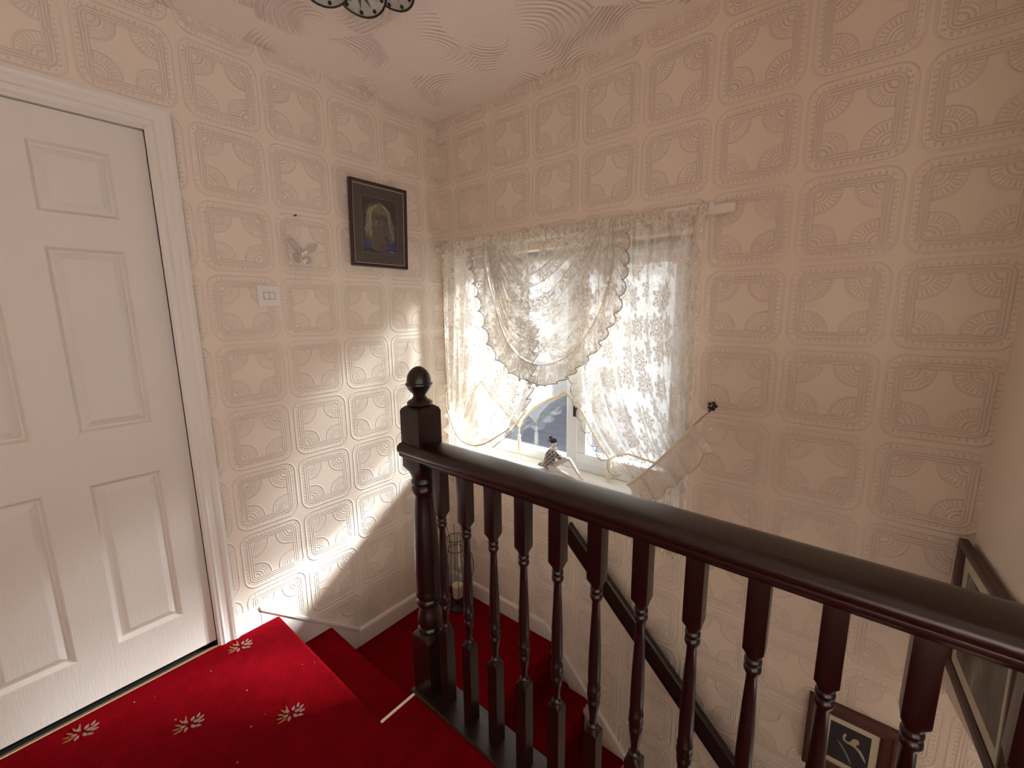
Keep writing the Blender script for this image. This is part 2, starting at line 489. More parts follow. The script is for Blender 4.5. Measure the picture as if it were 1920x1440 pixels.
# pale edging strip where the carpet is cut beside the balustrade
mb = MB(); mb.box(NX - 0.006, EDGE_Y - 0.005, -0.03, NX + 0.003, -0.915, 0.004)
mb.build('edging_strip', 'strip', floor, bevel=0.0015)

# ------------------------------------------------------------------ staircase
st = empty('staircase', (0.4, -0.4, LOW), 'red-carpeted winding staircase going down from the landing past the window', 'staircase')
def step_y(y0, y1, z, x0, x1, zb):
    mb = MB(); pr_ = [(x0, p, q) for p, q in [(y0, z)] + nose(y1, z, 0.016) + [(y1 - 0.025, z - 0.04), (y1 - 0.025, zb), (y0, zb)]]
    return mb.prism(pr_, (x1 - x0, 0, 0))
def step_x(x0, x1, z, y0, y1, zb):
    mb = MB(); pr_ = [(p, y1, q) for p, q in [(x0, z)] + nose(x1, z, 0.016) + [(x1 - 0.025, z - 0.04), (x1 - 0.025, zb), (x0, zb)]]
    return mb.prism(pr_, (0, y0 - y1, 0))
step_y(-1.10, -0.815, -0.206, 0.0, NX - 0.002, LOW - 0.1).build('step', 'carpet', st)
step_x(0.0, 0.815, LOW, -0.849, -0.001, LOW - 0.25).build('half_landing', 'carpet', st)
RISE, GO = 0.213, 0.205
for k in range(10):
    x1 = 0.815 + GO * (k + 1); z = LOW - RISE * (k + 1)
    step_x(x1 - GO - 0.03, x1, z, -0.849, -0.001, max(z - 0.32, ZG)).build('step', 'carpet', st)

# ------------------------------------------------------------------ baseboards
def skirt_prof(z0, z1, t):   # (out, z)
    return [(0, z0), (t, z0), (t, z1 - 0.012), (t - 0.004, z1 - 0.003), (t - 0.008, z1), (0, z1)]
bl = struct(empty('baseboard_left', (0, -0.6, LOW)))
MB().prism([(p, -0.679, q) for p, q in skirt_prof(LOW, -0.315, 0.018)], (0, 0.679, 0)).build('skirting_board', 'gloss', bl)
# sloping board beside the steps
rk = [(-1.122, 0.075), (-0.679, -0.315), (-0.679, LOW), (-0.9, LOW), (-1.122, -0.20)]
MB().prism([(0, y, z) for y, z in rk], (0.016, 0, 0)).build('sloping_skirting_board', 'gloss', bl)
MB().prism([(0, -1.122, 0.087), (0, -0.672, -0.309), (0, -0.679, -0.322), (0, -1.122, 0.070)], (0.021, 0, 0)).build('capping', 'gloss', bl, bevel=0.002)
MB().prism([(p, -1.212, q) for p, q in skirt_prof(0.0, 0.085, 0.016)], (0, 0.092, 0)).build('skirting_board', 'gloss', bl)
bf = struct(empty('baseboard_front', (0.4, 0, LOW)))
MB().prism([(0.0, -p, q) for p, q in skirt_prof(LOW, -0.318, 0.018)], (0.752, 0, 0)).build('skirting_board', 'gloss', bf)
L_ = 2.0
def rz(x): return -0.318 - (x - 0.752) * (RISE / GO)
MB().prism([(0.752, 0, -0.318), (0.752 + L_, 0, rz(0.752 + L_)), (0.752 + L_, 0, rz(0.752 + L_) - 0.33), (0.752, 0, LOW - 0.03)], (0, -0.016, 0)).build('sloping_skirting_board', 'gloss', bf)
MB().prism([(0.748, 0, -0.312), (0.752 + L_, 0, rz(0.752 + L_) + 0.006), (0.752 + L_, 0, rz(0.752 + L_) - 0.012), (0.748, 0, -0.330)], (0, -0.021, 0)).build('capping', 'gloss', bf, bevel=0.002)

# ------------------------------------------------------------------ door and casing
door = struct(empty('door_1', (-0.02, (DY0 + DY1) / 2, 0.02)))
DX = -0.010
cols = [(-1.563, -1.375), (-1.853, -1.665)]
rows = [(1.650, 1.855), (0.962, 1.552), (0.192, 0.785)]
ys = sorted([DY0, DY1] + [q for c in cols for q in c]); zs = sorted([0.022, 1.948] + [q for r in rows for q in r])
mb = MB()
for a in range(len(ys) - 1):
    for c in range(len(zs) - 1):
        ym, zm = (ys[a] + ys[a + 1]) / 2, (zs[c] + zs[c + 1]) / 2
        if any(p < ym < q for p, q in cols) and any(p < zm < q for p, q in rows): continue
        mb.face([(DX, ys[a], zs[c]), (DX, ys[a + 1], zs[c]), (DX, ys[a + 1], zs[c + 1]), (DX, ys[a], zs[c + 1])])
mb.box(DX - 0.04, DY0 + 0.001, 0.022, DX - 0.016, DY1 - 0.001, 1.948)
mb.face([(DX, DY0, 0.022), (DX - 0.03, DY0, 0.022), (DX - 0.03, DY1, 0.022), (DX, DY1, 0.022)])
mb.build('door_leaf', 'door', door)
for (y0, y1) in cols:
    for (z0, z1) in rows:
        mb = MB(); R = []
        for ins, dep in [(0.0, 0.0), (0.003, -0.001), (0.011, -0.013), (0.015, -0.014), (0.036, -0.003), (0.040, -0.0025)]:
            R.append([(DX + dep, y0 + ins, z0 + ins), (DX + dep, y1 - ins, z0 + ins), (DX + dep, y1 - ins, z1 - ins), (DX + dep, y0 + ins, z1 - ins)])
        mb.rings(R, cap=False); mb.face(R[-1])
        mb.build('panel', 'door', door)
# casing (moulded architrave) with a lining behind
tr1 = struct(empty('trim_1', (0, -1.25, 0)))
W_ = 0.074
mprof = [(0.0, 0.0), (0.0, 0.020), (0.012, 0.022), (0.022, 0.019), (0.030, 0.014), (0.045, 0.013), (0.052, 0.017), (0.058, 0.014), (0.066, 0.012), (W_, 0.006), (W_, 0.0)]
# (distance inwards from outer edge, projection)
oy, oz = -1.209, 2.031; oyl = -2.019
pr3 = []
for d, x in mprof: pr3.append((d, x))
mb = MB(); mb.rings([[(x, oy - d, 0.0) for d, x in pr3], [(x, oy - d, oz - d) for d, x in pr3]], cap=True)
mb.build('casing_board', 'gloss', tr1)
mb = MB(); mb.rings([[(x, oy - d, oz - d) for d, x in pr3], [(x, oyl + d, oz - d) for d, x in pr3]], cap=True)
mb.build('casing_head', 'gloss', tr1)
mb = MB(); mb.rings([[(x, oyl + d, oz - d) for d, x in pr3], [(x, oyl + d, 0.0) for d, x in pr3]], cap=True)
mb.build('casing_board', 'gloss', tr1)
mb = MB(); mb.box(-0.12, DY1, 0.0, 0.004, DY1 + 0.02, DZ1); mb.box(-0.12, DY0 - 0.02, 0.0, 0.004, DY0, DZ1); mb.box(-0.12, DY0 - 0.02, DZ1 - 0.004, 0.004, DY1 + 0.02, DZ1 + 0.016)
mb.build('lining', 'gloss', tr1)
mb = MB(); mb.box(-0.12, DY0, -0.1, -0.05, DY1, 0.022); mb.build('threshold_gap_shade', 'dark', tr1)  # solid filler, its blackness painting the shade of the gap
mb = MB(); mb.box(-0.10, DY0, -0.05, 0.0, DY1, -0.002); mb.build('threshold', 'dark', tr1)  # coloured near-black as the shade beneath the leaf
mb = MB(); mb.box(-0.006, DY0, 0.0, 0.008, DY1, 0.005); mb.build('carpet_bar', 'brass', tr1, bevel=0.002)

# ------------------------------------------------------------------ window
win = struct(empty('window_1', (0.765, 0.13, WZ0)))
FY0, FY1 = 0.10, 0.165
def frame(mb, x0, x1, z0, z1, w, y0, y1):
    mb.box(x0, y0, z0, x1, y1, z0 + w); mb.box(x0, y0, z1 - w, x1, y1, z1)
    mb.box(x0, y0, z0 + w, x0 + w, y1, z1 - w); mb.box(x1 - w, y0, z0 + w, x1, y1, z1 - w)
mb = MB(); frame(mb, WX0, WX1, WZ0, WZ1, 0.05, FY0, FY1); mb.build('window_frame', 'upvc', win, bevel=0.004)
mb = MB(); mb.box(0.798, FY0, WZ0 + 0.05, 0.872, FY1, WZ1 - 0.05); mb.build('mullion', 'upvc', win, bevel=0.004)
mb = MB(); frame(mb, 0.866, WX1 - 0.042, WZ0 + 0.042, WZ1 - 0.042, 0.055, FY0 - 0.018, FY1 - 0.02)
sash = mb.build('sash', 'upvc', win, bevel=0.005)
mb = MB(); mb.box(0.862, FY0 - 0.045, 0.83, 0.876, FY0 - 0.012, 0.90); mb.build('window_handle', 'metal', sash, bevel=0.003)
mb = MB(); mb.box(0.17, 0.13, 0.592, 0.80, 0.134, WZ1 - 0.048); mb.build('pane', 'pane', win)
mb = MB(); mb.box(0.918, 0.12, 0.638, WX1 - 0.095, 0.124, WZ1 - 0.095); mb.build('pane', 'pane', win)
mb = MB(); mb.box(WX0 - 0.05, -0.045, WZ0 - 0.025, WX1 + 0.05, 0.0, WZ0); mb.box(WX0, 0.0, WZ0 - 0.025, WX1, 0.26, WZ0)
mb.build('window_sill', 'gloss', win, bevel=0.004)
# ground and low roof outside
m, nt, b = new_mat('pale_paving', (0.42, 0.45, 0.48), 0.8)
nt.links.new(ramp(noise(texco(), 0.8, 4.0), [(0.3, (0.38, 0.39, 0.40)), (0.7, (0.46, 0.47, 0.48))]), b.inputs['Base Color']); MAT['slate'] = m
mb = MB(); mb.box(-30, -40, -3.3, 30, 40, -3.0)
struct(mb.build('ground', 'slate'))
m, nt, b = new_mat('roof_slate', (0.07, 0.08, 0.115), 0.7)
g = sstep(0.8, 1.0, fsin(sep(texco())[2] * 60.0)) * 0.4 + noise(texco(), 3.0)
nt.links.new(ramp(g, [(0.3, (0.075, 0.085, 0.12)), (0.8, (0.045, 0.05, 0.075))]), b.inputs['Base Color']); MAT['roofslate'] = m
ob = empty('outbuilding', (-3.1, 6.5, -3.0), 'blue-grey slate roofed outbuilding seen through the window below the blind', 'building')
MB().box(-3.95, 5.0, -3.0, -2.2, 8.0, -1.9).build('wall', 'plain_wall', ob)
MB().prism([(-4.05, 4.8, -1.95), (-4.05, 6.5, 0.15), (-4.05, 8.2, -1.95)], (1.95, 0, 0)).build('roof', 'roofslate', ob)

# ================================================================== BALUSTRADE
BY = -0.857
bal = empty('balustrade', (0.84, BY, 0.0), 'dark mahogany banister with turned balusters and newel post guarding the stairwell', 'banister')
# newel post
NC = (0.842, -0.853, 0.0)
h = 0.046
secs = [(-0.06, h, 1), (0.222, h, 1), (0.226, h - 0.001, 1), (0.240, 0.040, 0), (0.246, 0.043, 0), (0.254, 0.043, 0), (0.262, 0.038, 0), (0.272, 0.0415, 0),
        (0.290, 0.0425, 0), (0.315, 0.038, 0), (0.332, 0.033, 0), (0.340, 0.033, 0), (0.346, 0.041, 0), (0.356, 0.044, 0), (0.366, 0.041, 0), (0.370, 0.039, 0), (0.376, 0.043, 0), (0.386, 0.0455, 0),
        (0.396, 0.043, 0), (0.402, 0.0425, 0), (0.47, 0.0445, 0), (0.56, 0.0425, 0), (0.68, 0.0365, 0), (0.742, 0.0325, 0), (0.748, 0.034, 0), (0.754, 0.0395, 0), (0.768, 0.041, 0), (0.778, 0.0385, 0),
        (0.782, 0.0355, 0), (0.788, 0.0395, 0), (0.796, 0.0405, 0), (0.802, 0.037, 0), (0.806, 0.036, 0), (0.822, h - 0.004, 0), (0.845, h, 1), (1.030, h, 1), (1.040, h - 0.004, 1), (1.046, h - 0.012, 1), (1.050, h - 0.018, 1)]
nw = MB().turned(NC, secs, 40).build('newel_post', 'mahogany_up', bal, smooth='auto')
fs = [(1.048, 0.034, 0), (1.052, 0.040, 0), (1.058, 0.041, 0), (1.064, 0.036, 0), (1.070, 0.026, 0), (1.078, 0.020, 0), (1.086, 0.022, 0), (1.096, 0.031, 0), (1.106, 0.0375, 0), (1.112, 0.0395, 0), (1.115, 0.043, 0), (1.120, 0.043, 0),
      (1.123, 0.0385, 0), (1.135, 0.038, 0), (1.148, 0.0345, 0), (1.160, 0.027, 0), (1.168, 0.018, 0), (1.173, 0.008, 0), (1.174, 0.001, 0)]
MB().turned(NC, fs, 32).build('finial', 'mahogany_up', nw, smooth='auto')
# handrail
hp = [(-0.048, 0.9225), (-0.056, 0.915), (-0.058, 0.905), (-0.055, 0.896), (-0.050, 0.891), (-0.0505, 0.886), (-0.048, 0.880), (-0.042, 0.877), (-0.038, 0.872), (-0.034, 0.866)]
prof = [(-p, z) for p, z in hp[::-1]] ; prof = [(p, z) for p, z in hp] + [(-p, z) for p, z in hp[::-1]] + [(0.03, 0.926), (0.0, 0.9275), (-0.03, 0.926)]
R = [[(x, BY + p, z) for p, z in prof] for x in (0.790, 0.80, 1.2, 1.6, 2.0, 2.285)]
MB().rings(R).build('handrail', 'mahogany', bal, smooth='auto')
# base rail
MB().prism([(0.796, y, z) for y, z in [(-0.917, -0.006), (-0.917, 0.004), (-0.913, 0.010), (-0.806, 0.010), (-0.802, 0.004), (-0.802, -0.03), (-0.85, -0.03), (-0.85, -0.006)]], (1.49, 0, 0)).build('base_rail', 'mahogany', bal)
# balusters
q = 0.018
bs = [(0.008, q, 1), (0.284, q, 1), (0.287, q - 0.0006, 1), (0.297, 0.0135, 0), (0.302, 0.0135, 0), (0.306, 0.0095, 0), (0.312, 0.0085, 0), (0.335, 0.0105, 0), (0.362, 0.0145, 0), (0.374, 0.0155, 0), (0.378, 0.013, 0), (0.382, 0.013, 0),
      (0.386, 0.0165, 0), (0.394, 0.0172, 0), (0.400, 0.015, 0), (0.406, 0.0165, 0), (0.413, 0.0165, 0), (0.417, 0.0145, 0), (0.45, 0.0155, 0), (0.52, 0.0145, 0), (0.60, 0.0115, 0), (0.652, 0.0095, 0), (0.657, 0.0125, 0), (0.664, 0.0155, 0), (0.671, 0.0150, 0),
      (0.675, 0.0125, 0), (0.680, 0.0150, 0), (0.686, 0.0150, 0), (0.690, 0.0125, 0), (0.698, 0.0155, 0), (0.712, q, 1), (0.868, q, 1)]
first = MB().turned((0, 0, 0), bs, 32).build('baluster', 'mahogany_up', bal, smooth='auto', origin=(0, 0, 0))
for k in range(12):
    loc = Vector((0.932 + 0.1110 * k, BY, 0.0)) - wloc(bal)
    if k == 0: first.location = loc
    else: link_copy(first, bal, loc)

# handrail on the front wall
wr = empty('wall_handrail', (0.95, -0.04, 0.30), 'straight dark wooden handrail sloping down the wall under the window', 'handrail')
sl = -0.985
def hr(x): return 0.318 + (x - 0.935) * sl
pr_ = [(-0.070, 0.0), (-0.076, -0.006), (-0.077, -0.050), (-0.075, -0.062), (-0.070, -0.068), (-0.046, -0.068), (-0.040, -0.062), (-0.040, -0.006), (-0.046, 0.0)]
MB().rings([[(x + 0.0, y, hr(x) + 0.012 + z * 1.7) for y, z in pr_] for x in (0.925, 1.5, 2.4)]).build('rail', 'mahogany', wr)
for x in (1.05, 1.85):
    MB().tube([(x, 0.0, hr(x) - 0.13), (x, -0.03, hr(x) - 0.135), (x, -0.056, hr(x) - 0.095)], 0.008, 8).build('bracket', 'metal', wr)

# ================================================================== CURTAINS
ZR = 1.690
rl = empty('curtain_rail', (0.78, -0.03, ZR), 'flat white curtain track fixed above the window', 'curtain rail')
MB().box(0.004, -0.045, 1.672, 1.545, -0.018, 1.700).build('track', 'gloss', rl, bevel=0.002)
MB().box(1.30, -0.040, 1.700, 1.475, -0.020, 1.712).build('track_cover', 'gloss', rl, bevel=0.002)
for x in (0.10, 1.49): MB().box(x, -0.020, 1.676, x + 0.04, 0.0, 1.698).build('bracket', 'gloss', rl)

def sm(t): t = max(0, min(1, t)); return t * t * (3 - 2 * t)
# left panel
def left_c(u, v, inner=0.0):
    z = 1.665 + (0.345 - 1.665) * v
    zt = 0.80 - 0.20 * u; xt = 0.125 + 0.20 * u; x0 = 0.095 + 0.60 * u; xb = 0.085 + 0.19 * u
    if z > zt:
        s = (1.665 - z) / (1.665 - zt); x = x0 + (xt - x0) * s ** (2.2 + 3.2 * u)
        amp = 0.024 * (1 - 0.55 * s ** 3)
    else:
        s = (zt - z) / (zt - 0.345); x = xt + (xb - xt) * sm(s); amp = 0.012 + 0.012 * s
    y = -0.085 + amp * math.sin(u * 2 * PI * 8 + 1.2 * math.sin(3 * v)) + 0.006 * math.sin(u * 41 + v * 5)
    return (x, y, z)
lc = empty('lace_curtain', (0.2, -0.08, 0.35), 'white lace curtain tied back at the side nearest the corner of the walls', 'curtain', 'lace curtains at the stair window')
MB().grid(left_c, 110, 90, 1.5, 1.33).build('drape', 'lace', lc, smooth=True)
def left_r(u, v):      # u outward from the edge, v along it
    x, y, z = left_c(1.0, 0.30 + v * 0.48)
    w = 0.055
    rp = math.sin(v * 2 * PI * 11)
    return (x + u * w * (0.75 + 0.18 * rp), y + u * 0.022 * math.cos(v * 2 * PI * 11) - 0.004, z + 0.012 * u * math.sin(v * 2 * PI * 11 + 1) - 0.018 * u)
rf = MB().grid(left_r, 8, 150, 0.06, 0.9).build('ruffle', 'lace_dense', lc, smooth=True)
MB().tube([left_r(1.0, k / 150) for k in range(151)], 0.0021, 5).build('ruffle_edge', 'thread', rf, smooth=True)
# left outer ruffle that shows beside the wall
def left_o(u, v):
    x, y, z = left_c(0.0, 0.55 + v * 0.40)
    rp = math.sin(v * 2 * PI * 6)
    return (x - u * 0.05 * (0.8 + 0.25 * rp), y - u * 0.02 * math.cos(v * 2 * PI * 6), z - 0.012 * u)
MB().grid(left_o, 6, 60, 0.05, 0.5).build('ruffle', 'lace_dense', lc, smooth=True)
cord = [(0.085, -0.02, 0.985), (0.115, -0.10, 0.87), (0.136, -0.115, 0.803), (0.178, -0.118, 0.712), (0.232, -0.12, 0.645), (0.316, -0.118, 0.622), (0.40, -0.11, 0.638), (0.47, -0.09, 0.68), (0.56, -0.075, 0.745), (0.615, -0.055, 0.80)]
def smooth_path(P, n=6):
    P = [Vector(p) for p in P]; out = []
    for i in range(len(P) - 1):
        p0, p1, p2, p3 = P[max(i - 1, 0)], P[i], P[i + 1], P[min(i + 2, len(P) - 1)]
        for k in range(n):
            t = k / n
            out.append(0.5 * ((2 * p1) + (p2 - p0) * t + (2 * p0 - 5 * p1 + 4 * p2 - p3) * t * t + (3 * p1 - p0 - 3 * p2 + p3) * t ** 3))
    return out + [P[-1]]
tb = empty('curtain_tie', (0.09, -0.02, 0.98), 'thin cream cord looped round the curtain nearest the corner', 'curtain tie')
MB().tube(smooth_path(cord), 0.0035, 7).build('cord', 'tassel', tb, smooth=True)
MB().tube([(0.088, 0.0, 0.985), (0.088, -0.022, 0.985), (0.088, -0.030, 0.998)], 0.005, 7).build('hook', 'metal', tb, smooth=True)

# right panel
def right_c(u, v):
    z = 1.665 + (0.36 - 1.665) * v
    zt = 0.655 + 0.245 * u; xt = 1.235 + 0.225 * u; x0 = 0.955 + 0.505 * u; xb = 1.215 + 0.25 * u
    if z > zt:
        s = (1.665 - z) / (1.665 - zt); x = x0 + (xt - x0) * s ** (5.2 - 3.0 * u)
        amp = 0.026 * (1 - 0.55 * s ** 3)
    else:
        s = (zt - z) / (zt - 0.36); x = xt + (xb - xt) * sm(s); amp = 0.012 + 0.014 * s
    fold = math.sin(u * 2 * PI * 7 + 1.1 * math.sin(2.5 * v)) * (1.0 if u < 0.72 else 0.35)
    y = -0.085 + amp * fold + 0.006 * math.sin(u * 37 + v * 4)
    return (x, y, z)
rc = empty('lace_curtain', (1.3, -0.08, 0.36), 'white lace curtain pulled aside by a wide frilled band, on the right of the window', 'curtain', 'lace curtains at the stair window')
MB().grid(right_c, 120, 90, 1.4, 1.31).build('drape', 'lace', rc, smooth=True)
def right_r(u, v):
    x, y, z = right_c(0.0, 0.36 + v * 0.41)
    rp = math.sin(v * 2 * PI * 10)
    return (x - u * 0.06 * (0.75 + 0.2 * rp), y + u * 0.024 * math.cos(v * 2 * PI * 10) - 0.004, z - 0.022 * u + 0.012 * u * math.sin(v * 2 * PI * 10 + 1))
rf = MB().grid(right_r, 8, 140, 0.06, 0.8).build('ruffle', 'lace_dense', rc, smooth=True)
MB().tube([right_r(1.0, k / 140) for k in range(141)], 0.0021, 5).build('ruffle_edge', 'thread', rf, smooth=True)
tb = empty('curtain_tie', (1.47, -0.09, 0.9), 'frilled lace tie-back band hooked to the wall right of the window', 'curtain tie')
A0, A1 = Vector((1.235, -0.125, 0.635)), Vector((1.475, -0.115, 0.925))
B0, B1 = Vector((1.292, -0.125, 0.565)), Vector((1.535, -0.075, 0.835))
def band(u, v):
    p = A0.lerp(A1, v); q_ = B0.lerp(B1, v)
    p = p.lerp(q_, u); s = math.sin(v * PI)
    p.z -= 0.030 * s * (0.6 + 0.4 * u)
    p.x += 0.004 * math.sin(v * 40) * u
    p.y += -0.02 * s + 0.010 * u * math.sin(v * 2 * PI * 6) + 0.014 * u * math.sin(v * 2 * PI * 2.3)
    p.z += 0.009 * u * math.cos(v * 2 * PI * 4.5)
    return p
bd = MB().grid(band, 12, 90, 0.11, 0.42).build('band', 'lace_band', tb, smooth=True)
MB().tube([band(0.0, k / 60) + Vector((0, -0.003, 0)) for k in range(61)], 0.005, 6).build('band_cord', 'tassel', bd, smooth=True)
MB().tube([band(1.0, k / 60) for k in range(61)], 0.0014, 5).build('band_edge', 'thread', bd, smooth=True)
MB().tube([A1, (1.497, -0.07, 0.955), (1.512, -0.035, 0.972)], 0.003, 6).build('loop', 'thread', tb, smooth=True)
hk = MB().tube([(1.512, 0.0, 0.985), (1.512, -0.03, 0.978), (1.507, -0.046, 0.968)], 0.004, 6)
hk = hk.build('hook', 'metal', tb, smooth=True)
for k in range(5):
    a = 2 * PI * k / 5; MB().ball((1.514 + 0.012 * math.cos(a), -0.03, 0.987 + 0.012 * math.sin(a)), 0.007, 8, 6, 1, 0.4, 1).build('hook_petal', 'metal', hk, smooth=True)

# swag valance with a frilled hem
sw = empty('swag_valance', (0.79, -0.1, 1.66), 'white lace swag with a frilled hem draped across the top of the window', 'valance')
seam = smooth_path([(0.425, 0, 1.665), (0.445, 0, 1.58), (0.468, 0, 1.48), (0.508, 0, 1.371), (0.555, 0, 1.243), (0.618, 0, 1.157), (0.696, 0, 1.108), (0.807, 0, 1.098), (0.913, 0, 1.137), (0.993, 0, 1.206), (1.066, 0, 1.31), (1.106, 0, 1.412), (1.128, 0, 1.50), (1.135, 0, 1.59), (1.130, 0, 1.665)], 8)
NS = len(seam) - 1
hem = smooth_path([(0.335, 0, 1.66), (0.345, 0, 1.597), (0.372, 0, 1.48), (0.402, 0, 1.38), (0.435, 0, 1.265), (0.485, 0, 1.145), (0.606, 0, 1.041), (0.715, 0, 1.008), (0.80, 0, 1.0), (0.906, 0, 1.036), (0.982, 0, 1.094), (1.07, 0, 1.182), (1.122, 0, 1.263), (1.165, 0, 1.348), (1.185, 0, 1.458), (1.192, 0, 1.55), (1.190, 0, 1.66)], 8)
def along(P, t):
    f = t * (len(P) - 1); i = min(int(f), len(P) - 2); return P[i].lerp(P[i + 1], f - i)
def top_curve(s):      # upper edge with the small open loop
    x = 0.52 + 0.46 * s; return Vector((x, 0, 1.668 - 0.085 * math.exp(-((s - 0.36) / 0.22) ** 2)))
def swag(u, v):
    a = top_curve(u); b_ = along(seam, u)
    ease = v ** 0.9
    p = a.lerp(b_, ease)
    mid = math.sin(PI * u) ** 0.6
    d = v * 9.0
    p.y = -0.085 - 0.045 * math.sin(PI * min(1, v * 1.1)) * mid + 0.017 * math.sin(2 * PI * d) * (0.35 + 0.65 * mid) + 0.006 * math.sin(u * 19 + v * 7)
    p.z -= 0.012 * math.sin(2 * PI * d + 1.2) * mid * (1 - v)
    return p
MB().grid(swag, 90, 130, 0.9, 0.62).build('swag', 'lace', sw, smooth=True)
def frill(u, v):
    a = along(seam, v); b_ = along(hem, v)
    nr = 26
    ph = v * 2 * PI * nr + 1.5 * math.sin(v * 13)
    p = a.lerp(b_, u * (1.0 + 0.05 * math.sin(ph + 0.5)))
    t = (along(seam, min(1, v + 0.01)) - along(seam, max(0, v - 0.01))).normalized()
    p += t * (0.011 * u * math.sin(ph))
    p.y = -0.105 + 0.020 * u * math.cos(ph) - 0.006 * u
    return p
fr_ = MB().grid(frill, 10, 320, 0.09, 1.9).build('frill', 'lace_dense', sw, smooth=True)
MB().tube([frill(1.0, k / 320) for k in range(321)], 0.0023, 5).build('frill_edge', 'thread', fr_, smooth=True)
MB().tube([frill(0.0, k / 160) + Vector((0, -0.004, 0)) for k in range(161)], 0.0028, 6).build('seam_cord', 'lace_dense', fr_, smooth=True)
# gathered heading along the track
def heading(u, v):
    x = 0.085 + 1.385 * u
    ph = u * 2 * PI * 46 + 2.0 * math.sin(u * 17)
    z = 1.712 - 0.058 * v + (0.007 * math.sin(u * 31) + 0.004 * math.sin(u * 67)) * (1 - v)
    if x > 1.20: z -= 0.040 * math.sin(PI * (x - 1.20) / 0.27) * (0.4 + 0.6 * v)
    y = -0.062 - 0.012 * math.sin(PI * v) + (0.008 + 0.006 * (1 - v)) * math.sin(ph)
    return (x, y, z)
MB().grid(heading, 620, 8, 2.6, 0.06).build('gathered_heading', 'lace_dense', sw, smooth=True)

# roller blind with an ogee hem, braid and tassels
rb = empty('roller_blind', (0.77, 0.06, 1.6), 'white roller blind with gold braid on its pointed scalloped hem', 'blind')
def hemz(x):
    P = [(0.14, 0.80), (0.20, 0.90), (0.245, 0.945), (0.31, 0.88), (0.47, 0.757), (0.527, 0.718), (0.555, 0.772), (0.618, 0.838), (0.719, 0.898), (0.770, 0.915), (0.808, 0.948), (0.835, 0.928), (0.861, 0.905), (0.906, 0.870), (0.95, 0.80), (1.01, 0.715), (1.065, 0.655), (1.09, 0.675), (1.15, 0.70), (1.25, 0.69), (1.34, 0.67), (1.39, 0.665)]
    for (a, b_), (c, d) in zip(P, P[1:]):
        if a <= x <= c: return b_ + (d - b_) * (x - a) / (c - a)
    return P[-1][1]
MB().grid(lambda u, v: (0.14 + 1.25 * u, 0.06, 1.575 + (hemz(0.14 + 1.25 * u) - 1.575) * v), 160, 6, 1.25, 0.7).build('blind_fabric', 'blind', rb)
xs = [0.14 + 1.25 * k / 200 for k in range(201)]
MB().tube([(x, 0.057, hemz(x)) for x in xs], 0.0055, 6).build('braid', 'braid', rb, smooth=True)
MB().tube([(0.14, 0.075, 1.59), (1.39, 0.075, 1.59)], 0.02, 12).build('roller', 'upvc', rb, smooth=True)
for x, zo in ((0.527, 0.0), (1.065, -0.015)):
    t_ = MB().turned((x, 0.052, zo), [(0.575, 0.014, 0), (0.60, 0.013, 0), (0.65, 0.0095, 0), (0.662, 0.006, 0), (0.668, 0.0085, 0), (0.676, 0.0085, 0), (0.682, 0.004, 0), (0.684, 0.002, 0), (0.715, 0.002, 0)], 14).build('tassel', 'tassel', rb, smooth=True)

# ================================================================== figurine on the sill
def skinned(name, verts, edges, mat, parent, sub=2):
    off = wloc(parent)
    me = bpy.data.meshes.new(name); me.from_pydata([tuple(Vector(v[:3]) - off) for v in verts], edges, [])
    o = bpy.data.objects.new(name, me); COL.objects.link(o); o.parent = parent
    sk = o.modifiers.new('skin', 'SKIN')
    for i, v in enumerate(verts):
        me.skin_vertices[0].data[i].radius = (v[3], v[3])
    me.skin_vertices[0].data[0].use_root = True
    sk.use_smooth_shade = True
    s_ = o.modifiers.new('sub', 'SUBSURF'); s_.levels = sub; s_.render_levels = sub
    me.materials.append(MAT[mat]); return o
m, nt, b = new_mat('doll_cloth', (0.3, 0.29, 0.27), 0.8)
x, y, z = sep(texco())
chk = fmax(sstep(0.2, 0.6, fsin((x + z) * 330.0)), sstep(0.3, 0.7, fsin((z - x) * 300.0))) * 0.6 + noise(texco(), 60.0) * 0.5
nt.links.new(ramp(chk, [(0.2, (0.07, 0.07, 0.065)), (0.55, (0.26, 0.25, 0.23)), (0.9, (0.60, 0.58, 0.54))]), b.inputs['Base Color']); MAT['doll_cloth'] = m
m, nt, b = new_mat('doll_porcelain', (0.82, 0.79, 0.74), 0.35); MAT['porcelain'] = m
m, nt, b = new_mat('doll_black', (0.02, 0.02, 0.022), 0.5); MAT['doll_black'] = m
Z = WZ0
dl = empty('figurine', (0.765, -0.005, Z), 'small seated clown-like figurine in grey check with white legs on the windowsill', 'figurine')
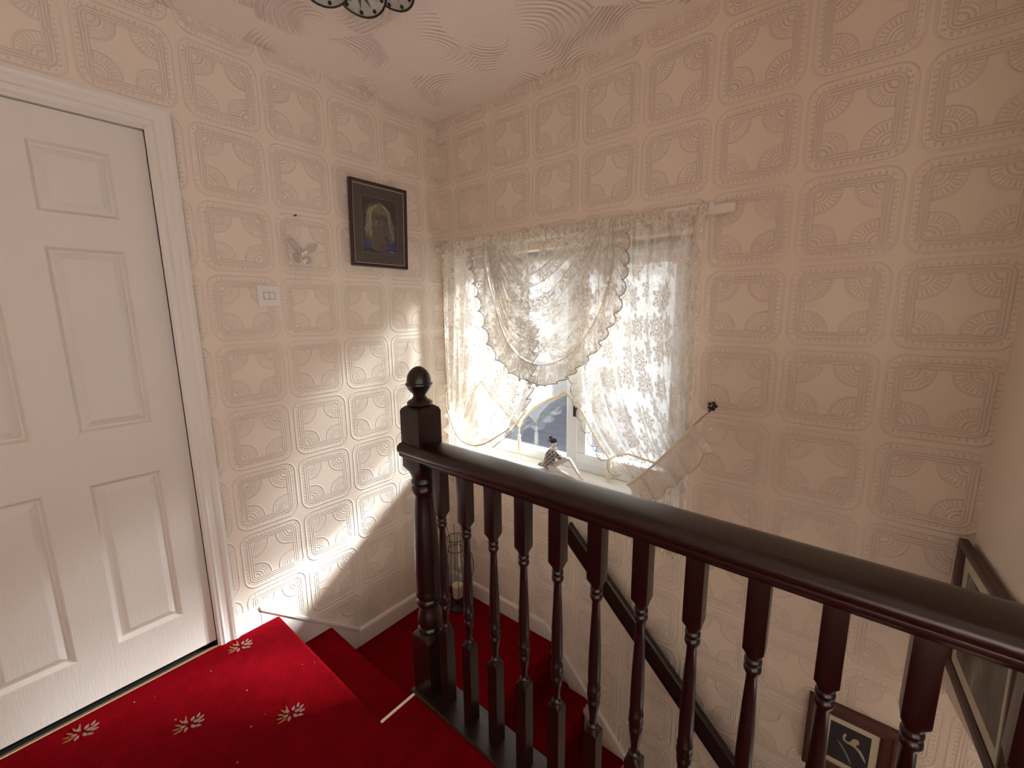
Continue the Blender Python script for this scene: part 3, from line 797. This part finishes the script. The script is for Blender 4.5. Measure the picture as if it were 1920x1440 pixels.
bv = [(0.762, 0.0, Z + 0.026, 0.020), (0.766, 0.0, Z + 0.060, 0.019), (0.776, -0.002, Z + 0.095, 0.018), (0.786, -0.004, Z + 0.122, 0.010), (0.796, -0.006, Z + 0.140, 0.013), (0.802, -0.008, Z + 0.158, 0.014),
      (0.775, 0.012, Z + 0.112, 0.009), (0.778, -0.018, Z + 0.112, 0.009), (0.812, -0.022, Z + 0.100, 0.008), (0.850, -0.014, Z + 0.090, 0.006), (0.872, -0.008, Z + 0.092, 0.007),
      (0.800, 0.022, Z + 0.070, 0.008), (0.838, 0.018, Z + 0.068, 0.006),
      (0.780, 0.006, Z + 0.028, 0.016), (0.830, 0.004, Z + 0.060, 0.013), (0.878, 0.0, Z + 0.088, 0.010), (0.915, -0.006, Z + 0.050, 0.0075), (0.950, -0.012, Z + 0.014, 0.006), (0.972, -0.018, Z + 0.008, 0.006),
      (0.782, -0.014, Z + 0.020, 0.015), (0.835, -0.022, Z + 0.020, 0.012), (0.880, -0.030, Z + 0.016, 0.009), (0.925, -0.034, Z + 0.010, 0.007), (0.942, -0.038, Z + 0.012, 0.007)]
be = [(0, 1), (1, 2), (2, 3), (3, 4), (4, 5), (2, 6), (2, 7), (7, 8), (8, 9), (9, 10), (6, 11), (11, 12), (0, 13), (13, 14), (14, 15), (15, 16), (16, 17), (17, 18), (0, 19), (19, 20), (20, 21), (21, 22), (22, 23)]
skinned('body', bv, be, 'porcelain', dl)
cv = [(0.762, 0.0, Z + 0.030, 0.024), (0.766, 0.0, Z + 0.062, 0.0235), (0.775, -0.002, Z + 0.094, 0.022), (0.782, -0.003, Z + 0.112, 0.014), (0.775, 0.014, Z + 0.110, 0.012), (0.777, -0.020, Z + 0.110, 0.012), (0.811, -0.023, Z + 0.100, 0.0115), (0.846, -0.015, Z + 0.091, 0.010),
      (0.800, 0.022, Z + 0.071, 0.011), (0.832, 0.019, Z + 0.068, 0.009), (0.735, 0.004, Z + 0.024, 0.016), (0.705, 0.004, Z + 0.020, 0.011), (0.688, 0.002, Z + 0.014, 0.006), (0.79, -0.004, Z + 0.030, 0.022)]
cv = [(a, b_, c, r * 1.18) for a, b_, c, r in cv]
ce = [(0, 1), (1, 2), (2, 3), (2, 4), (2, 5), (5, 6), (6, 7), (4, 8), (8, 9), (0, 10), (10, 11), (11, 12), (0, 13)]
skinned('jacket', cv, ce, 'doll_cloth', dl)
cap = MB().ball((0.787, -0.004, Z + 0.163), 0.019, 14, 9, 1.1, 1.0, 0.8).ball((0.772, -0.004, Z + 0.176), 0.010, 10, 7).ball((0.764, -0.004, Z + 0.160), 0.007, 8, 6)
cap.build('cap', 'doll_black', dl, smooth=True)
MB().ball((0.816, -0.010, Z + 0.146), 0.0035, 8, 6).build('nose', 'doll_black', dl, smooth=True)
for p_ in ((0.811, -0.020, Z + 0.152), (0.814, -0.002, Z + 0.152)): MB().ball(p_, 0.002, 6, 5).build('eye', 'doll_black', dl, smooth=True)
MB().turned((0.788, -0.004, Z), [(0.116, 0.012, 0), (0.120, 0.022, 0), (0.124, 0.021, 0), (0.128, 0.010, 0)], 18).build('ruff_collar', 'porcelain', dl, smooth=True)

# ================================================================== LEFT WALL: portrait, butterfly, switch
m, nt, b = new_mat('dark_frame', (0.035, 0.014, 0.012), 0.35); MAT['frame'] = m
m, nt, b = new_mat('silver_slip', (0.72, 0.68, 0.62), 0.4, 0.3); MAT['slip'] = m
m, nt, b = new_mat('dark_mount', (0.042, 0.036, 0.029), 0.8); MAT['mount'] = m
m, nt, b = new_mat('black_paper', (0.018, 0.016, 0.017), 0.9); MAT['blackpaper'] = m
m, nt, b = new_mat('thin_mount_line', (0.22, 0.20, 0.18), 0.8); MAT['line'] = m
def chalk(name, c, dark, scale):
    m, nt, b = new_mat(name, c, 0.95)
    g = noise(texco(), scale, 4.0, 0.7)
    nt.links.new(ramp(g, [(0.35, dark), (0.65, c)]), b.inputs['Base Color']); MAT[name] = m
chalk('chalk_skin', (0.125, 0.093, 0.082), (0.05, 0.038, 0.035), 90.0)
chalk('chalk_light', (0.24, 0.21, 0.19), (0.06, 0.05, 0.05), 130.0)
chalk('chalk_hair', (0.46, 0.43, 0.26), (0.16, 0.15, 0.09), 200.0)
chalk('chalk_mid', (0.20, 0.16, 0.145), (0.09, 0.07, 0.065), 110.0)
chalk('chalk_hair_shade', (0.13, 0.125, 0.075), (0.03, 0.028, 0.02), 120.0)
chalk('chalk_blue', (0.035, 0.06, 0.22), (0.02, 0.03, 0.12), 120.0)
chalk('chalk_lip', (0.24, 0.08, 0.06), (0.10, 0.035, 0.03), 120.0)
chalk('chalk_white', (0.62, 0.60, 0.56), (0.30, 0.29, 0.27), 200.0)
m = bpy.data.materials.new('picture_glass'); m.use_nodes = True; nt = m.node_tree; nt.nodes.clear()
out = nt.nodes.new('ShaderNodeOutputMaterial'); tr = nt.nodes.new('ShaderNodeBsdfTransparent'); gl = nt.nodes.new('ShaderNodeBsdfGlossy')
gl.inputs['Roughness'].default_value = 0.08
mx = nt.nodes.new('ShaderNodeMixShader'); mx.inputs[0].default_value = 0.05
nt.links.new(tr.outputs[0], mx.inputs[1]); nt.links.new(gl.outputs[0], mx.inputs[2]); nt.links.new(mx.outputs[0], out.inputs[0]); MAT['picglass'] = m

def picture_frame(T, w, hgt, fw, depth, mat, parent, prof=None):
    """T(a, b, d): point at a across, b up (from centre), d out of the wall"""
    prof = prof or [(0.0, 0.0), (0.0, depth * .85), (fw * .2, depth), (fw * .7, depth * .9), (fw, depth * .6), (fw, 0.0)]
    for side in range(4):
        R = []
        for e in (0, 1):
            ring = []
            for d, o_ in prof:
                a, b_ = w / 2 - d, hgt / 2 - d
                cs = [(-a, b_), (a, b_), (a, -b_), (-a, -b_)]
                c = cs[(side + e) % 4]; ring.append(T(c[0], c[1], o_))
            R.append(ring)
        MB().rings(R).build('frame_side', mat, parent)
def slab(T, pts, d0, d1):
    n = len(pts); mb = MB()
    mb.rings([[T(a, b_, d0) for a, b_ in pts], [T(a, b_, d1) for a, b_ in pts]]); return mb
def rect(w, h_): return [(-w / 2, -h_ / 2), (w / 2, -h_ / 2), (w / 2, h_ / 2), (-w / 2, h_ / 2)]

pc = Vector((0.0, -0.408, 1.761)); PW, PH = 0.318, 0.392
lean = 0.018
def TA(a, b_, d): return Vector((d + 0.004 + lean * (b_ + PH / 2) / PH, pc.y + a, pc.z + b_))
pp = empty('framed_portrait', pc, 'framed chalk portrait of a person with long blond hair, dark mount', 'picture')
picture_frame(TA, PW, PH, 0.016, 0.020, 'frame', pp)
slab(TA, rect(PW - 0.028, PH - 0.028), 0.0, 0.010).build('slip', 'slip', pp)
slab(TA, rect(PW - 0.038, PH - 0.038), 0.004, 0.0106).build('mount', 'mount', pp)
slab(TA, rect(0.200, 0.262), 0.004, 0.0109).build('mount_line', 'line', pp)
art = slab(TA, rect(0.196, 0.258), 0.004, 0.0112).build('paper', 'blackpaper', pp)
def blob(name, pts, d, mat, n=5):
    P = smooth_path([(p[0], p[1], 0) for p in pts + pts[:1]], n)[:-1]
    slab(TA, [(p.x, p.y) for p in P], 0.011, d).build(name, mat, art)
blob('drawn_hair', [(-0.020, 0.112), (0.020, 0.108), (0.052, 0.080), (0.062, 0.030), (0.074, -0.020), (0.078, -0.070), (0.050, -0.072), (0.030, -0.04), (-0.030, -0.05), (-0.045, -0.060), (-0.080, -0.066), (-0.090, -0.030), (-0.078, 0.020), (-0.080, 0.055), (-0.060, 0.095)], 0.0115, 'chalk_hair_shade')
blob('drawn_face', [(-0.002, 0.070), (0.030, 0.062), (0.045, 0.030), (0.042, -0.010), (0.028, -0.040), (0.010, -0.052), (-0.018, -0.035), (-0.040, -0.005), (-0.046, 0.030), (-0.034, 0.060)], 0.0118, 'chalk_skin')
blob('drawn_neck', [(-0.040, -0.020), (-0.010, -0.045), (0.020, -0.050), (0.034, -0.070), (0.050, -0.105), (0.010, -0.116), (-0.045, -0.112), (-0.058, -0.080)], 0.0116, 'chalk_skin')
blob('drawn_sleeve', [(-0.090, -0.070), (-0.062, -0.066), (-0.052, -0.085), (-0.058, -0.104), (-0.078, -0.108), (-0.090, -0.095)], 0.0117, 'chalk_blue')
blob('drawn_sleeve', [(0.050, -0.074), (0.080, -0.070), (0.090, -0.090), (0.086, -0.118), (0.062, -0.116), (0.048, -0.100)], 0.0117, 'chalk_blue')
blob('drawn_cheek', [(-0.034, 0.024), (-0.016, 0.030), (-0.010, 0.012), (-0.026, -0.002), (-0.038, 0.006)], 0.0121, 'chalk_mid')
blob('drawn_lips', [(-0.004, -0.020), (0.012, -0.014), (0.026, -0.018), (0.014, -0.030), (0.000, -0.028)], 0.0122, 'chalk_lip')
blob('drawn_lips_light', [(0.002, -0.018), (0.012, -0.014), (0.022, -0.018), (0.012, -0.023)], 0.0124, 'chalk_light')
blob('drawn_eye', [(-0.022, 0.036), (-0.010, 0.041), (0.000, 0.036), (-0.010, 0.032)], 0.0122, 'blackpaper')
blob('drawn_eye', [(0.020, 0.036), (0.030, 0.040), (0.038, 0.035), (0.029, 0.031)], 0.0122, 'blackpaper')
blob('drawn_nose', [(0.006, 0.030), (0.012, 0.030), (0.016, 0.006), (0.008, 0.000), (0.000, 0.006)], 0.0121, 'chalk_mid')
def stroke(name, pts, r, mat, d=0.0122):
    P = smooth_path([(p[0], p[1], 0) for p in pts], 5)
    MB().tube([TA(p.x, p.y, d) for p in P], r, 5).build(name, mat, art)
rnd = random.Random(11)
for k in range(26):
    sd = -1 if k % 2 else 1
    x0 = sd * rnd.uniform(0.000, 0.050) - 0.006; y0 = 0.106 - abs(x0) * 0.75
    x1 = sd * rnd.uniform(0.046, 0.068); y1 = rnd.uniform(0.0, 0.05)
    x2 = sd * rnd.uniform(0.048, 0.078); y2 = rnd.uniform(-0.062, -0.02)
    stroke('drawn_hair_strand', [(x0, y0), ((x0 + x1) / 2 + sd * 0.012, (y0 + y1) / 2 + 0.012), (x1, y1), (x2 + rnd.uniform(-0.008, 0.008), (y1 + y2) / 2), (x2, y2)], rnd.uniform(0.0010, 0.0020), 'chalk_hair' if k % 4 else 'chalk_light')
for k in range(6):
    x0 = -0.03 + k * 0.012
    stroke('drawn_hair_strand', [(x0, 0.092), (x0 + 0.008, 0.076), (x0 - 0.002, 0.064), (x0 + 0.010, 0.056)], 0.0013, 'chalk_hair')
for sg, x0 in ((-1, -0.022), (1, 0.020)):
    stroke('drawn_brow', [(x0, 0.046), (x0 + 0.010, 0.051), (x0 + 0.021, 0.047)], 0.0012, 'chalk_light')
stroke('drawn_cheek_line', [(-0.046, 0.028), (-0.044, 0.004), (-0.030, -0.020), (-0.010, -0.042), (0.012, -0.050), (0.030, -0.036), (0.042, -0.010)], 0.0011, 'chalk_mid')
stroke('drawn_collar', [(-0.058, -0.104), (-0.03, -0.116), (0.01, -0.122), (0.05, -0.118)], 0.003, 'chalk_light')
stroke('signature', [(0.048, -0.121), (0.051, -0.115), (0.054, -0.121), (0.058, -0.115), (0.062, -0.121), (0.068, -0.114), (0.066, -0.122), (0.074, -0.118), (0.078, -0.121), (0.084, -0.117), (0.090, -0.120)], 0.0008, 'chalk_white')
slab(TA, rect(PW - 0.03, PH - 0.03), 0.0135, 0.0142).build('glazing', 'picglass', pp)

# crystal butterfly
bf_ = empty('butterfly_ornament', (0.0, -0.80, 1.75), 'clear crystal butterfly with bead strings hanging on the wallpaper', 'ornament')
XB = 0.016
def wing(pts, thick, tilt):
    P = smooth_path([(0, p[0], p[1]) for p in pts + pts[:1]], 6)[:-1]
    c = sum(P, Vector()) / len(P)
    mb = MB(); R = []
    for s_, d in [(0.90, -thick), (1.0, 0.0), (0.94, thick * .8), (0.80, thick)]:
        R.append([Vector((XB + d + tilt * (c.y + (p.y - c.y) * s_ + 0.80), c.y + (p.y - c.y) * s_, c.z + (p.z - c.z) * s_)) for p in P])
    return mb.rings(R)
wing([(-0.866, 1.652), (-0.850, 1.664), (-0.826, 1.650), (-0.802, 1.618), (-0.806, 1.590), (-0.822, 1.585), (-0.846, 1.612), (-0.866, 1.638)], 0.004, -0.15).build('wing', 'crystal', bf_, smooth='auto')
wing([(-0.798, 1.612), (-0.772, 1.640), (-0.744, 1.646), (-0.738, 1.632), (-0.752, 1.606), (-0.780, 1.592), (-0.796, 1.598)], 0.004, 0.25).build('wing', 'crystal', bf_, smooth='auto')
wing([(-0.836, 1.600), (-0.816, 1.600), (-0.806, 1.578), (-0.818, 1.554), (-0.840, 1.562), (-0.850, 1.584)], 0.004, -0.1).build('wing', 'crystal', bf_, smooth='auto')
wing([(-0.797, 1.586), (-0.776, 1.592), (-0.764, 1.574), (-0.774, 1.554), (-0.792, 1.552), (-0.802, 1.566)], 0.004, 0.2).build('wing', 'crystal', bf_, smooth='auto')
for y_, z_ in ((-0.846, 1.582), (-0.787, 1.570)): MB().ball((XB + 0.004, y_, z_), 0.0085, 10, 6, 0.5).build('crystal_drop', 'bead', bf_)
MB().tube([(XB, -0.802, 1.622), (XB + 0.003, -0.800, 1.600), (XB, -0.798, 1.570)], [0.003, 0.005, 0.003], 8).build('body', 'silver', bf_, smooth=True)
MB().tube([(0.0, -0.812, 1.752), (0.018, -0.812, 1.752)], 0.0035, 8).build('nail', 'metal', bf_)
for wg in [o_ for o_ in bf_.children if o_.name.startswith('wing')]:
    vs_ = [v_.co + wloc(bf_) for v_ in wg.data.vertices]; n_ = len(vs_) // 4
    rim = vs_[n_:2 * n_]; MB().tube(rim + rim[:1], 0.0016, 6, cap=False).build('wing_glint', 'bead', wg, smooth=True)  # pale tube added as the bright outline and highlights of the crystal edge
def beads(pts, r0):
    for p in pts:
        MB().ball(p, r0 * random.uniform(0.75, 1.2), 8, 6).build('bead', 'bead', bf_, smooth=True)
for p_, q_ in (((XB, -0.812, 1.75), (XB, -0.806, 1.625)), ((XB, -0.828, 1.556), (XB, -0.836, 1.472)), ((XB, -0.784, 1.556), (XB, -0.780, 1.470))):
    MB().tube([p_, q_], 0.0011, 5).build('thread', 'bead', bf_)
beads([(XB, -0.812 + 0.006 * k / 7, 1.738 - 0.0155 * k) for k in range(7)], 0.0028)
beads([(XB, -0.829 - 0.0016 * k, 1.543 - 0.0145 * k) for k in range(6)], 0.0038)
beads([(XB, -0.784 + 0.0008 * k, 1.541 - 0.0145 * k) for k in range(6)], 0.0040)

# light switch
lsw = empty('light_switch', (0.0, -0.9475, 1.414), 'square white double light switch on the wallpaper beside the door', 'light switch')
MB().box(0.0, -0.991, 1.371, 0.009, -0.904, 1.457).build('plate', 'plastic', lsw, bevel=0.003)
for y in (-0.959, -0.937):
    mb = MB(); mb.prism([(0.009, y - 0.0095, 1.402), (0.013, y - 0.0095, 1.402), (0.0105, y - 0.0095, 1.428), (0.009, y - 0.0095, 1.428)], (0, 0.019, 0)); mb.build('rocker', 'plastic', lsw, bevel=0.0008)
MB().box(0.0088, -0.971, 1.3995, 0.0094, -0.925, 1.4305).build('rocker_recess', 'thread', lsw)

# ================================================================== LANTERN on the half landing
LC = Vector((0.205, -0.145, LOW))
ln = empty('wire_lantern', LC, 'tall glass candle lantern in a dark wire cage on the half landing', 'lantern')
m, nt, b = new_mat('lantern_glass', (0.97, 0.97, 0.97), 0.02); b.inputs['Transmission Weight'].default_value = 1.0; b.inputs['IOR'].default_value = 1.3; MAT['lglass'] = m
MB().turned(LC, [(0.0, 0.050, 0), (0.006, 0.052, 0), (0.014, 0.046, 0), (0.022, 0.020, 0), (0.045, 0.012, 0), (0.060, 0.020, 0), (0.066, 0.036, 0), (0.070, 0.038, 0)], 24).build('base', 'metal', ln, smooth=True)
gp = [(0.072, 0.034, 0), (0.10, 0.040, 0), (0.16, 0.047, 0), (0.24, 0.050, 0), (0.32, 0.046, 0), (0.38, 0.040, 0), (0.42, 0.039, 0), (0.46, 0.043, 0)]
MB().turned(LC, gp, 28, cap=False).build('glass_chimney', 'pane', ln, smooth=True)
MB().turned(LC, [(0.078, 0.031, 0), (0.150, 0.033, 0), (0.154, 0.030, 0)], 20).build('candle', 'wax', ln, smooth='auto')
for k in range(8):
    a = 2 * PI * k / 8 + 0.2; c, s_ = math.cos(a), math.sin(a)
    pts = [(0.038, 0.068), (0.046, 0.11), (0.054, 0.17), (0.057, 0.24), (0.053, 0.32), (0.046, 0.38), (0.045, 0.42), (0.050, 0.46), (0.060, 0.50), (0.066, 0.508), (0.066, 0.498)]
    MB().tube([LC + Vector((c * r, s_ * r, z)) for r, z in pts], 0.0017, 5).build('cage_wire', 'metal', ln, smooth=True)
for r, z in ((0.047, 0.385), (0.051, 0.455), (0.040, 0.075)):
    MB().tube([LC + Vector((r * math.cos(2 * PI * k / 28), r * math.sin(2 * PI * k / 28), z)) for k in range(29)], 0.0022, 6, cap=False).build('ring', 'metal', ln, smooth=True)
for a in (math.radians(38), math.radians(218)):
    c, s_ = math.cos(a), math.sin(a)
    pts = [(0.050, 0.20), (0.070, 0.19), (0.088, 0.21), (0.098, 0.26), (0.096, 0.32), (0.082, 0.37), (0.064, 0.39), (0.054, 0.375)]
    MB().tube([LC + Vector((c * r, s_ * r, z)) for r, z in [(p.x, p.y) for p in smooth_path([(p, q_, 0) for p, q_ in pts], 5)]], 0.0022, 6).build('scroll_handle', 'metal', ln, smooth=True)

# ================================================================== small picture on the front wall
m, nt, b = new_mat('red_wood_frame', (0.085, 0.026, 0.018), 0.45); MAT['redwood'] = m
m, nt, b = new_mat('cream_mount', (0.62, 0.56, 0.42), 0.8); MAT['cream'] = m
m, nt, b = new_mat('night_print', (0.02, 0.018, 0.022), 0.7); MAT['night'] = m
m, nt, b = new_mat('pale_figure', (0.50, 0.42, 0.30), 0.8); MAT['figure'] = m
m, nt, b = new_mat('grey_paint', (0.20, 0.20, 0.21), 0.8); MAT['greyp'] = m
sc_ = Vector((2.025, 0.0, -0.155)); SW, SH = 0.245, 0.285
def TB(a, b_, d): return Vector((sc_.x + a, -d - 0.002, sc_.z + b_))
sp = empty('framed_print', sc_, 'small dark print with cream mount in a red-brown wooden frame, low on the stair wall', 'picture')
picture_frame(TB, SW, SH, 0.048, 0.028, 'redwood', sp, [(0, 0), (0, 0.018), (0.008, 0.026), (0.016, 0.026), (0.020, 0.022), (0.040, 0.016), (0.048, 0.011), (0.048, 0)])
slab(TB, rect(SW - 0.09, SH - 0.09), 0.0, 0.008).build('mount', 'cream', sp)
pr2 = slab(TB, rect(0.110, 0.146), 0.0, 0.0085).build('print', 'night', sp)
def blobB(name, pts, mat):
    P = smooth_path([(p[0], p[1], 0) for p in pts + pts[:1]], 5)[:-1]
    slab(TB, [(p.x, p.y) for p in P], 0.008, 0.0089).build(name, mat, pr2)
blobB('printed_figure', [(-0.014, 0.046), (-0.009, 0.042), (-0.012, 0.024), (0.000, 0.020), (0.010, 0.040), (0.022, 0.042), (0.026, 0.030), (0.018, 0.018), (0.032, 0.006), (0.044, -0.014), (0.048, -0.030), (0.040, -0.020), (0.026, 0.000), (0.012, 0.010), (-0.004, 0.012), (-0.016, 0.018), (-0.018, 0.034)], 'figure')
blobB('printed_streak', [(-0.032, 0.010), (-0.018, -0.004), (0.000, -0.030), (0.014, -0.064), (0.006, -0.056), (-0.010, -0.026), (-0.026, -0.002)], 'greyp')

# large picture on the right wall
m, nt, b = new_mat('brown_frame', (0.060, 0.030, 0.022), 0.45); MAT['brown'] = m
m, nt, b = new_mat('muted_painting', (0.2, 0.18, 0.14), 0.8)
g = noise(scaled(texco(), (3, 3, 1.2)), 5.0, 5.0, 0.6)
nt.links.new(ramp(g, [(0.30, (0.05, 0.043, 0.035)), (0.55, (0.16, 0.135, 0.095)), (0.78, (0.34, 0.32, 0.30))]), b.inputs['Base Color']); MAT['painting'] = m
BW, BH = 0.45, 0.395
def TC(a, b_, d):
    return onC(0.008 + BW / 2 + a, 0.492 + b_, 0.003 + d + 0.012 * (b_ + BH / 2) / BH)
bp = empty('framed_painting', onC(0.22, 0.48), 'large muted painting with pale mount in a brown frame on the right wall', 'picture')
picture_frame(TC, BW, BH, 0.030, 0.020, 'brown', bp)
slab(TC, rect(BW - 0.05, BH - 0.05), 0.0, 0.008).build('mount', 'cream', bp)
slab(TC, rect(BW - 0.135, BH - 0.135), 0.0, 0.0086).build('painting', 'painting', bp)
slab(TC, rect(BW - 0.05, BH - 0.05), 0.010, 0.0106).build('glazing', 'picglass', bp)

# ================================================================== ceiling light
m, nt, b = new_mat('leaded_glass', (0.58, 0.60, 0.52), 0.25)
g = noise(texco(), 22.0, 3.0)
nt.links.new(ramp(g, [(0.35, (0.42, 0.46, 0.38)), (0.65, (0.70, 0.70, 0.64))]), b.inputs['Base Color'])
b.inputs['Transmission Weight'].default_value = 0.3; MAT['leaded'] = m
m, nt, b = new_mat('lead_came', (0.03, 0.022, 0.018), 0.45, 0.4); MAT['lead'] = m
m, nt, b = new_mat('green_leaf_glass', (0.08, 0.11, 0.06), 0.4); MAT['leafglass'] = m
LX = Vector((0.762, -0.955, CEIL))
cl = empty('ceiling_light', LX, 'ceiling light with overlapping round leaded-glass petals', 'ceiling light')
MB().turned(LX, [(-0.10, 0.02, 0), (-0.09, 0.05, 0), (-0.04, 0.085, 0), (-0.012, 0.10, 0), (0.0, 0.10, 0)], 28).build('ceiling_rose', 'lead', cl, smooth=True)
NP = 9
for k in range(NP):
    a = 2 * PI * k / NP + 0.34
    er = Vector((math.cos(a), math.sin(a), 0)); et = Vector((-math.sin(a), math.cos(a), 0))
    dn = (er * 0.86 - Vector((0, 0, 1)) * 0.50).normalized()          # in the petal plane, outwards and down
    et2 = (et + Vector((0, 0, 0.16))).normalized()                    # each petal laps over the next
    nrm = et2.cross(dn).normalized()
    c = LX + er * 0.135 + Vector((0, 0, -0.062)); r = 0.082
    def D(a_, rr, off=0.0): return c + et2 * (rr * math.cos(a_)) + dn * (rr * math.sin(a_)) + nrm * off
    N_ = 32
    mb = MB(); mb.rings([[D(2 * PI * q_ / N_, r, o_ + 0.0) for q_ in range(N_)] for o_ in (-0.0015, 0.0015)])
    pt = mb.build('petal', 'leaded', cl)
    MB().tube([D(2 * PI * q_ / N_, r) for q_ in range(N_ + 1)], 0.0038, 7, cap=False).build('petal_rim', 'lead', pt, smooth=True)
    for q_ in range(5):
        an = PI / 2 + (q_ - 2) * 0.62
        p = D(an, r * 0.86); MB().ball(p, 0.0065, 8, 6).build('petal_stud', 'lead', pt, smooth=True)
    for q_ in range(5):
        an = PI / 2 + (q_ - 2) * 0.55
        MB().rings([[D(an, 0.02, off), D(an - 0.16, 0.036, off), D(an, 0.060, off), D(an + 0.16, 0.036, off)] for off in (-0.0024, 0.0024)]).build('petal_leaf', 'leafglass', pt)
